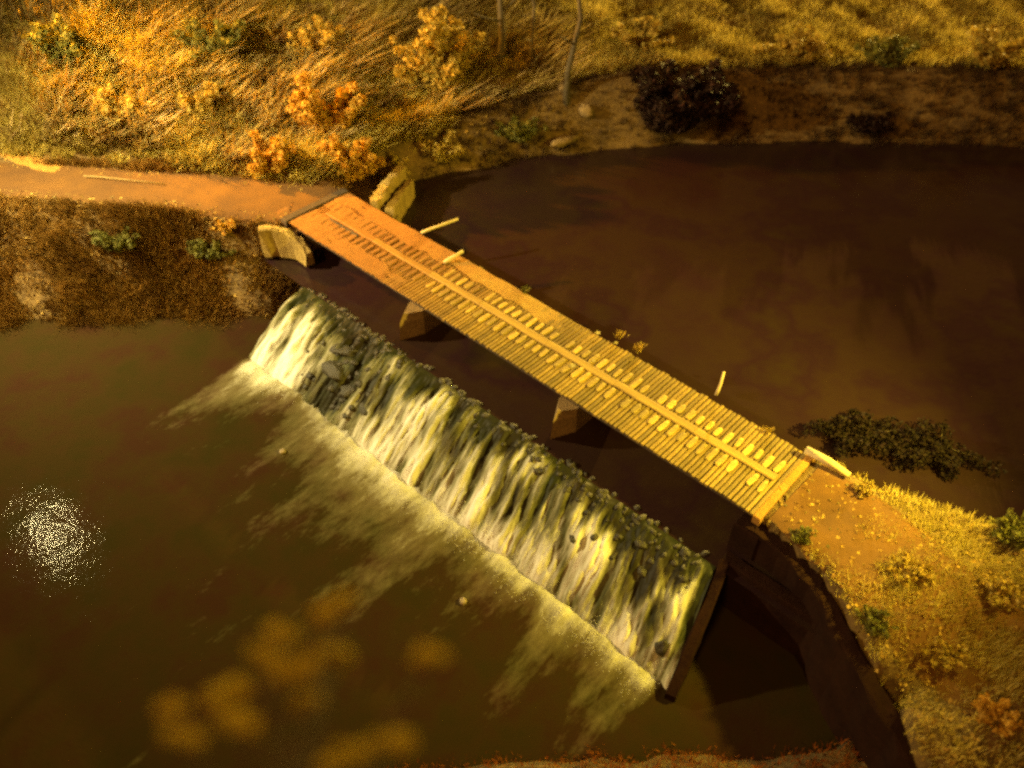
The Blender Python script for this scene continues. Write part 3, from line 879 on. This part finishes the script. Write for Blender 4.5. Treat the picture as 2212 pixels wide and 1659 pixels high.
# name, label, base px, rx, ry, h, leaf material, count, leaf size
SHRUBS = [
    ('round_shrub', 'large rounded pale yellow bush at the top of the picture', (440, 92), 3.0, 2.4, 5.2, 'leaf_yellow', 11000, .15, G_HILL),
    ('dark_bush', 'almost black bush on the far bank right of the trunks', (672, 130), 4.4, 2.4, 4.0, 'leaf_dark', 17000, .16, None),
    ('orange_shrub', 'bright orange shrub just above the left end of the bridge', (352, 180), 2.0, 1.5, 2.6, 'leaf_orange', 5000, .12, G_HILL),
    ('orange_shrub', 'tall golden shrub above the left bridge end, under the round bush', (330, 140), 2.9, 2.0, 3.8, 'leaf_orange', 8000, .14, G_HILL),
    ('orange_shrub', 'low orange shrub at the path edge left of the bridge', (275, 174), 2.2, 1.4, 2.1, 'leaf_orange', 4600, .12, G_HILL),
    ('yellow_shrub', 'ragged yellow bush beside the rough wing wall', (392, 182), 1.2, 1.0, 1.5, 'leaf_yellow', 1900, .1, None),
    ('yellow_shrub', 'yellow-green spreading bush on the bank edge right of the wing walls', (440, 168), 2.0, 1.2, 1.5, 'leaf_yellow', 2400, .11, None),
    ('green_shrub', 'dull green bush on the far bank near the pale stones', (520, 145), 1.9, 1.2, 1.5, 'leaf_green', 2200, .11, None),
    ('green_shrub', 'olive bush high on the hillside, top left corner', (70, 70), 2.8, 1.8, 2.6, 'leaf_green', 3000, .15, G_HILL),
    ('green_shrub', 'olive bush on the hillside at the top, left of centre', (215, 62), 2.5, 1.8, 2.7, 'leaf_green', 3000, .15, G_HILL),
    ('yellow_shrub', 'straw yellow bush halfway up the hillside, above the orange track', (120, 120), 2.3, 1.5, 2.0, 'leaf_yellow', 2700, .13, G_HILL),
    ('yellow_shrub', 'straw yellow bush mid hillside between the olive bushes and path', (205, 118), 1.9, 1.4, 2.2, 'leaf_yellow', 2400, .13, G_HILL),
    ('yellow_shrub', 'yellow bush on the hillside directly above the golden shrub', (320, 62), 2.2, 1.6, 2.6, 'leaf_yellow', 2800, .14, G_HILL),
    ('yellow_shrub', 'yellow bush at the top edge right of the leaning trunk', (640, 55), 2.4, 1.5, 2.4, 'leaf_yellow', 2800, .14, G_HILL),
    ('yellow_shrub', 'yellow bush at the top of the far bank, right of the black bush', (790, 62), 2.8, 1.6, 2.2, 'leaf_yellow', 3000, .14, G_HILL),
    ('yellow_shrub', 'golden bush in the top right corner', (985, 70), 3.0, 1.8, 2.8, 'leaf_yellow', 3400, .15, G_HILL),
    ('green_shrub', 'green bush along the far bank top between two yellow bushes', (885, 70), 2.4, 1.5, 2.0, 'leaf_green', 2700, .13, G_HILL),
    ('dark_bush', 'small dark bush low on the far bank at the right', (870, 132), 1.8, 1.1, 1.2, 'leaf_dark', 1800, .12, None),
    ('green_shrub', 'grassy green bush on the left bank slope below the wing wall', (215, 262), 1.5, 1.0, 1.0, 'leaf_green', 1800, .1, None),
    ('yellow_shrub', 'yellowish bush on the left bank below the middle of the path', (120, 250), 1.6, 1.1, 1.1, 'leaf_green', 1900, .1, None),
    ('orange_shrub', 'small orange weed clump left of the curved wing wall', (228, 238), .8, .7, .7, 'leaf_orange', 900, .09, None),
    ('bank_shrub', 'round yellow-brown shrub at the water edge on the right bank', (905, 486), 1.25, .95, 1.5, 'leaf_yellow', 2300, .085, G_RB),
    ('bank_shrub', 'brown shrub at the river edge right of the round one', (955, 505), 1.05, .85, 1.2, 'leaf_green', 1800, .085, G_RB),
    ('bank_shrub', 'dark shrub at the river edge by the right border of the picture', (1010, 540), 1.2, .9, 1.2, 'leaf_green', 1900, .085, G_RB),
    ('bank_shrub', 'small bright yellow shrub at the end of the guard log', (862, 494), .45, .4, .55, 'leaf_yellow', 700, .06, G_RB),
    ('bank_shrub', 'leafy clump at the corner of the retaining wall', (800, 540), .55, .5, .55, 'leaf_green', 800, .06, G_RB),
    ('bank_shrub', 'golden shrub in the middle of the right bank', (905, 575), .9, .75, .7, 'leaf_yellow', 1500, .08, G_RB),
    ('bank_shrub', 'golden shrub at the right border halfway down the right bank', (1000, 600), 1.0, .8, .9, 'leaf_yellow', 1600, .08, G_RB),
    ('bank_shrub', 'low olive shrub beside the wall bend on the right bank', (872, 625), .7, .6, .5, 'leaf_green', 1100, .07, G_RB),
    ('bank_shrub', 'orange shrub near the bottom right corner', (990, 720), 1.0, .8, .8, 'leaf_orange', 1500, .08, G_RB),
    ('bank_shrub', 'brownish shrub above the bottom right corner', (940, 660), .8, .7, .6, 'leaf_yellow', 1200, .08, G_RB),
]
for i, (nm, lab, (px, py), rx, ry, h, mt, n, lf, grp) in enumerate(SHRUBS):
    p = ipos(px, py)
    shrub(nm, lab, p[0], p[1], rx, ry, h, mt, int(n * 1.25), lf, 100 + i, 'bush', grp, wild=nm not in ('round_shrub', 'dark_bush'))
p = U(850, 436, ZU)
shrub('water_shrub', 'dim green shrub in the dark water beyond the right bridge end', p[0], p[1], 2.4, 1.6, 1.0, 'leaf_dim', 5200, .09, 302, 'bush', None, ZU - .1)
p = U(935, 452, ZU)
shrub('water_shrub', 'larger dim shrub in the dark water above the right bank', p[0], p[1], 3.2, 1.6, 1.0, 'leaf_dim', 6000, .09, 303, 'bush', None, ZU - .1)


# trees whose trunks stand at the top of the picture
def tree(name, label, px, py, h, lean, r, seed, mat, fork=.45, group='trees on the hillside'):
    rr = np.random.default_rng(seed)
    p = ipos(px, py)
    z = ground_z(*p) - .2
    t = thing(name, label, 'tree', (p[0], p[1], z), 0, group)
    top = np.array([lean[0], lean[1], h])
    pts = [np.array([0, 0, 0.]), top * .18 + [rr.uniform(-.3, .3), 0, 0], top * fork + [rr.uniform(-.4, .4), 0, 0], top * .75 + rr.normal(size=3) * .2, top]
    v, f = tube_data(pts, [r * 1.35, r, r * .8, r * .5, r * .2], 10)
    tr_ = link('trunk', mesh('trunk', v, f, M['bark'], True), t)
    tips = [top]
    for k in range(9):
        a0 = pts[2] + (top - pts[2]) * rr.uniform(.25, .95) if k < 7 else pts[1] + (pts[2] - pts[1]) * rr.uniform(.1, .9)
        th = rr.uniform(0, 2 * math.pi)
        ln = rr.uniform(1.2, 2.8)
        e = a0 + np.array([math.cos(th) * ln, math.sin(th) * ln, rr.uniform(.6, 2.0)])
        v, f = tube_data([a0, (a0 + e) / 2 + rr.normal(size=3) * .12, e], [r * .42, r * .26, r * .08], 6)
        link('limb', mesh('limb', v, f, M['bark'], True), t)
        if k < 7: tips += [e, (a0 + e) / 2 + np.array([0, 0, .3])]
    clumps = [(*(q + rr.normal(size=3) * .25), rr.uniform(.55, 1.05)) for q in tips for _ in range(2)]
    V, lp = leaf_cloud(clumps, 2600, .13, rr)
    link('crown', fast_mesh('crown', V, lp, 4, M[mat]), t)


tree('tree', 'dark mossy tree trunk rising at the top edge, right of the rounded bush', 500, 66, 10.5, (.3, .4), .25, 401, 'leaf_yellow')
tree('tree', 'leaning tree trunk at the top edge above the pale stones', 566, 112, 12, (.9, 1.5), .2, 402, 'leaf_yellow')
tree('tree', 'thin bowed tree between the two darker trunks at the top', 536, 74, 10, (-1.2, .6), .13, 403, 'leaf_green')


# tree close below the camera, at the lower edge: leaf sprays out of focus
base = np.array([-2.6, 1.0, ground_z(-2.6, 1.0) - .2])
t = thing('near_tree', 'out of focus orange leaf sprays of a near tree along the bottom', 'tree', base)
rr = np.random.default_rng(77)


def at_dist(px, py, dist):
    x = (px - 512) / FPX; y = -(py - 384) / FPX
    sp, cp = math.sin(PIT), math.cos(PIT)
    d = np.array([x, cp + y * sp, -sp + y * cp]); d /= np.linalg.norm(d)
    return np.array([0, 0, CZ]) + d * dist


sprays = [(232, 690, .34), (240, 722, .25), (292, 668, .30), (330, 655, .28), (282, 632, .20), (325, 612, .20), (345, 600, .16), (186, 735, .20), (172, 706, .18), (308, 702, .18), (432, 655, .22), (352, 752, .26), (392, 742, .20), (330, 762, .2), (262, 655, .2)]
hub = at_dist(300, 930, 7.0)
v, f = tube_data([base - base, (hub - base) * np.array([.3, .2, .5]), hub - base], [.34, .24, .09], 10)
link('trunk', mesh('trunk', v, f, M['bark'], True), t)
cl_ = []
for (px, py, r) in sprays:
    r *= .62
    q = at_dist(px, py, 7.6 + rr.uniform(-.4, .4))
    v, f = tube_data([hub - base, (hub + q) / 2 - base + np.array([0, 0, .3]), q - base], [.022, .014, .005], 5)
    link('limb', mesh('limb', v, f, M['bark'], True), t)
    ax_ = np.array([rr.uniform(.8, 1.7), rr.normal() * .3, rr.normal() * .2])
    for w_ in (-1.1, -.55, 0, .5, 1): cl_.append((*(q - base + ax_ * w_ * r * .5 + rr.normal(size=3) * r * .12), r * rr.uniform(.22, .5)))
V, lp = leaf_cloud(cl_, 5600, .04, rr, 1.8)
link('crown', fast_mesh('crown', V, lp, 4, M['leaf_near']), t)


# ------------------------------------------------------------------ stones
def stone(px, py, z, r, label, mat, seed, name='boulder', group=None, sink=.3):
    p = U(px, py, z) if z is not None else ipos(px, py)
    zz = ground_z(*p) if z is None else z
    v, f = rock_data(r[0], r[1], r[2], seed)
    o_ = link(name, mesh(name, v, f, M[mat], True), None, (p[0], p[1], zz + r[2] * (1 - 2 * sink)), (0, 0, seed * 1.3))
    tag(o_, label, 'rock', group)


stone(563, 93, None, (.38, .34, .5), 'small pale stone at the foot of the leaning trunk', 'concrete', 1)
stone(585, 124, None, (.55, .42, .4), 'pale stone on the dark far bank below the leaning trunk', 'concrete', 2)
stone(566, 146, None, (1.5, .45, .22), 'flat orange-lit stone at the far waterline', 'concrete', 3)
stone(335, 371, 1.25, (.95, .5, .28), 'wet dark rock breaking the upper left of the weir', 'rock', 4)
stone(352, 392, .9, (.7, .45, .26), 'wet dark rock in the middle of the broken weir stretch', 'rock', 5)
stone(368, 410, .75, (.6, .4, .25), 'wet dark rock at the right end of the broken weir stretch', 'rock', 6)
stone(345, 352, 1.7, (.8, .42, .24), 'wet rock near the crest at the broken weir stretch', 'rock', 7)
stone(661, 652, .35, (.3, .3, .55), 'dark upright rock in the foam at the right foot of the weir', 'rock', 8, sink=.35)
stone(322, 398, .05, (.42, .3, .22), 'small pale rock in the pool at the foot of the weir', 'pale_rock', 9)
stone(283, 452, .02, (.16, .14, .10), 'tiny pinkish stone alone in the dark pool', 'pale_rock', 10)
stone(463, 602, .02, (.17, .15, .10), 'tiny orange stone in the pool left of the weir foot', 'pale_rock', 11)


# ------------------------------------------------------------------ weeds and litter on the deck
def tuft(px, py, z, h, n, label, seed, mat='leaf_yellow'):
    rr = np.random.default_rng(seed)
    p = U(px, py, z)
    V = []
    for k in range(n):
        th = rr.uniform(0, 6.28); l_ = h * rr.uniform(.5, 1.1); o_ = rr.normal(size=2) * .09
        d = np.array([math.cos(th), math.sin(th)]); q = np.array([-d[1], d[0]]) * .018
        e = o_ + d * l_ * rr.uniform(.3, .8)
        V += [(*(o_ - q), 0), (*(o_ + q), 0), (*(o_ * .4 + e * .6 + q), l_ * .7), (*e, l_ * .8)]
    V = np.array(V)
    o_ = link('weed_tuft', fast_mesh('weed_tuft', V, np.arange(len(V)), 4, M[mat]), None, (p[0], p[1], z))
    tag(o_, label, 'weeds')


tuft(620, 337, 4.43, .4, 60, 'weed tuft at the deck edge near the pale leaves', 1)
tuft(638, 350, 4.43, .4, 60, 'golden weed tuft on the deck just right of the pale leaves', 2)
tuft(525, 292, 4.43, .32, 50, 'weed tuft on the dirty upper edge of the deck', 3, 'leaf_green')
tuft(768, 432, 4.43, .3, 40, 'weed tuft near the upper right corner of the deck', 4)


def deck_leaf(px, py, r, label, seed):
    rr = np.random.default_rng(seed)
    p = U(px, py, 4.49)
    V = [(0, 0, .01)]
    n = 10
    for k in range(n):
        a = 2 * math.pi * k / n
        q = r * (1 if k % 2 else .6) * rr.uniform(.85, 1.15)
        V.append((q * math.cos(a), q * math.sin(a), .03 * rr.uniform(.2, 1.3)))
    o_ = link('fallen_leaf', mesh('fallen_leaf', V, [(0, 1 + k, 1 + (k + 1) % n) for k in range(n)], M['leaf_pale']), None, (p[0], p[1], 4.49))
    tag(o_, label, 'leaf')


deck_leaf(598, 333, .17, 'pale leaf on the deck left of the weed tuft', 1)
deck_leaf(616, 343, .13, 'pale leaf on the deck below the weed tuft', 2)
deck_leaf(594, 361, .10, 'tiny pale leaf beside the centre board', 3)
deck_leaf(573, 366, .16, 'pale leaf on the lower cleat row at mid bridge', 4)


# ------------------------------------------------------------------ grass and leaf litter
def scatter(n, xr, yr, keep):
    P_ = np.c_[rng.uniform(*xr, n), rng.uniform(*yr, n)]
    z, s = terrain(P_)
    return P_, z, s, keep(P_, z, s)


def grass(name, label, n, xr, yr, keep, h, seed, lean=(.2, .3), per=11, mat='grass'):
    P_, z, s, k = scatter(n, xr, yr, keep)
    rr = np.random.default_rng(seed)
    dens = fbm(P_[:, 0] * .42 + .2 * P_[:, 1], P_[:, 1] * .3, seed, 3)
    k &= rr.uniform(-.95, .25, n) < dens
    P_, z, dens = P_[k], z[k], dens[k]
    m_ = len(P_)
    hh = h * (.55 + .9 * np.clip(dens + .4, 0, 1)) * rr.uniform(.6, 1.2, m_)
    a = rr.uniform(0, 2 * math.pi, (m_, per))
    off = rr.normal(size=(m_, per, 2)) * .16
    ln = hh[:, None] * rr.uniform(.55, 1.15, (m_, per))
    flow = np.stack([lean[0] + .5 * fbm(P_[:, 0] * .12, P_[:, 1] * .12, 90, 2), lean[1] + .4 * fbm(P_[:, 0] * .12, P_[:, 1] * .12, 95, 2)], -1)
    tip = off + np.stack([np.cos(a), np.sin(a)], -1) * ln[..., None] * rr.uniform(.25, .85, (m_, per, 1)) + flow[:, None, :] * ln[..., None]
    wd = np.stack([-np.sin(a), np.cos(a)], -1) * (.016 + .030 * h)
    b0 = np.c_[P_, z][:, None, :]
    z3 = lambda q, zz: np.concatenate([q, zz[..., None]], -1)
    v0 = b0 + z3(off - wd, 0 * ln - .03); v1 = b0 + z3(off + wd, 0 * ln - .03)
    v2 = b0 + z3(tip, ln * .8)
    V = np.stack([v0, v1, v2], 2).reshape(-1, 3)
    o_ = link(name, fast_mesh(name, V, np.arange(len(V)), 3, M[mat]))
    tag(o_, label, 'grass', kind='stuff')


off_path = lambda P_, s: (path_dist(P_) > 2.0)
hill = lambda P_: sstep(-14, 4, P_[:, 0])
grass('hillside_grass', 'long dry grass leaning down the hillside above the path on the left', 30000, (-44, 2), (41, 70),
      lambda P_, z, s: (s > 1.5) & off_path(P_, s) & (z > 4.35) & ((P_[:, 0] < -4) | (s > 5)), 1.15, 501, (.4, -.35))
M['brush'] = leafmat('dry_brush', [(.10, .07, .02), (.55, .42, .18), (.20, .15, .03), (.48, .38, .12), (.14, .08, .02), (.60, .44, .2)], .85, .35, True)
grass('hillside_brush', 'tall tangled dry stalks standing out of the hillside grass', 5200, (-44, 4), (44, 70),
      lambda P_, z, s: (s > 4) & (path_dist(P_) > 3.2) & (z > 4.6), 2.0, 511, (.75, -.6), 7, 'brush')
grass('terrace_grass', 'upright dry grass along the top of the far bank on the right', 22000, (-2, 48), (52, 72),
      lambda P_, z, s: (s > 4.6) & (z > 5.2), 1.0, 505, (.0, -.2))
grass('bank_shade_scrub', 'low scrub on the steep far bank, coloured dark as its shade', 16000, (-6, 50), (44, 62),
      lambda P_, z, s: (s > .1) & (s < 6.5) & (rng.uniform(0, 1, len(z)) > .25), .55, 506, (.05, -.25), 11, 'scrub')  # added over the bank slope so that it looks shaded
grass('bank_grass', 'short brown grass on the left bank between path and water', 30000, (-42, -10), (30, 47),
      lambda P_, z, s: (s > .3) & (z < 4.6) & off_path(P_, s), .6, 502, (.15, -.25), 11, 'brown_grass')
grass('right_bank_grass', 'rough yellow grass covering the right bank', 22000, (9, 34), (2, 25),
      lambda P_, z, s: (s > .3) & (z > 2.2) & ((np.abs((P_ - BO) @ EY) > 2.0) | (((P_ - BO) @ EX) > BL + 4.0 + 1.8 * fbm(P_[:, 0], P_[:, 1], 8, 2))), .32, 503, (.1, .0), 9)
grass('near_bank_grass', 'low brown grass on the bank along the bottom edge', 5000, (-10, 16), (3, 13.5),
      lambda P_, z, s: (s > .3) & (z < 3.2), .25, 504, (0, .1), 9, 'red_grass')


def litter(name, label, n, xr, yr, keep, size, seed):
    P_, z, s, k = scatter(n, xr, yr, keep)
    rr = np.random.default_rng(seed)
    dens = fbm(P_[:, 0] * .45, P_[:, 1] * .45, seed, 3)
    k &= rr.uniform(-.7, .6, n) < dens
    P_, z = P_[k], z[k]
    m_ = len(P_)
    c = np.c_[P_, z + .05]
    nrm = rr.normal(size=(m_, 3)) * .35 + [0, 0, 1]; nrm /= np.linalg.norm(nrm, axis=1)[:, None]
    a = np.cross(nrm, rr.normal(size=(m_, 3))); a /= np.linalg.norm(a, axis=1)[:, None]
    b2 = np.cross(nrm, a)
    sz = size * rr.uniform(.5, 1.5, m_)[:, None]
    V = np.stack([c - a * sz, c + b2 * sz * .7 + nrm * sz * .2, c + a * sz, c - b2 * sz * .7 + nrm * sz * .2], 1).reshape(-1, 3)
    o_ = link(name, fast_mesh(name, V, np.arange(len(V)), 4, M['litter']))
    tag(o_, label, 'leaves', kind='stuff')


litter('leaf_litter', 'fallen orange leaves strewn over the left bank and hillside', 16000, (-40, 2), (34, 64), lambda P_, z, s: (s > .3) & (path_dist(P_) > 1.2), .10, 601)
litter('right_bank_litter', 'fallen yellow leaves strewn over the right bank', 9000, (9, 32), (3, 24), lambda P_, z, s: (s > .2) & (z > 2), .08, 602)


# ------------------------------------------------------------------ street lamps that light the place (they stand just outside the picture)
def street_lamp(label, x, y, h, target, energy, color, size, blend, arm=1.2):
    z = ground_z(x, y)
    t_ = thing('street_lamp', label, 'street lamp', (x, y, z), 0, 'street lamps')
    d = np.array(target[:2], float) - np.array([x, y], float); d /= np.linalg.norm(d)
    v, f = tube_data([(0, 0, -.3), (0, 0, h * .5), (0, 0, h)], [.12, .09, .06], 10)
    link('pole', mesh('pole', v, f, M['steel'], True), t_)
    e = np.array([d[0] * arm, d[1] * arm, h + .25])
    v, f = tube_data([(0, 0, h - .05), (d[0] * arm * .4, d[1] * arm * .4, h + .2), e], [.05, .045, .04], 8)
    link('arm', mesh('arm', v, f, M['steel'], True), t_)
    v, f = box_data(.75, .3, .12, .03)
    link('lamp_head', mesh('lamp_head', v, f, M['steel']), t_, (e[0] + d[0] * .3, e[1] + d[1] * .3, e[2] + .06), (0, 0, math.atan2(d[1], d[0])))
    ld = bpy.data.lights.new('lamp_light', 'SPOT')
    ld.energy = energy; ld.color = color; ld.spot_size = R(size); ld.spot_blend = blend; ld.shadow_soft_size = .45
    lo = link('lamp_light', ld, t_, (e[0] + d[0] * .3, e[1] + d[1] * .3, e[2] - .12))
    w_ = np.array(target) - (np.array([x, y, z]) + np.array([e[0] + d[0] * .3, e[1] + d[1] * .3, e[2] - .12]))
    w_ /= np.linalg.norm(w_)
    lo.rotation_euler = (math.acos(-w_[2]), 0, math.atan2(w_[1], w_[0]) - math.pi / 2)


street_lamp('tall street lamp with orange light on the hillside above the path', -46, 58, 12, (-11, 49, 5), 430000, (1.0, .43, .02), 42, 1.0)
street_lamp('very tall lamp mast with pale yellow light at the left water edge', -36, 36.5, 21, (-10, 45, 4), 120000, (1.0, .80, .36), 150, 1.0)
street_lamp('tall street lamp with yellow light on the right bank', 25, 19, 15, (3, 27, 3), 74000, (1.0, .74, .08), 104, 1.0)
street_lamp('tall street lamp with yellow light on the hill behind the trees', 44, 124, 8, (-14, 66, 7), 850000, (1.0, .68, .14), 140, .7)
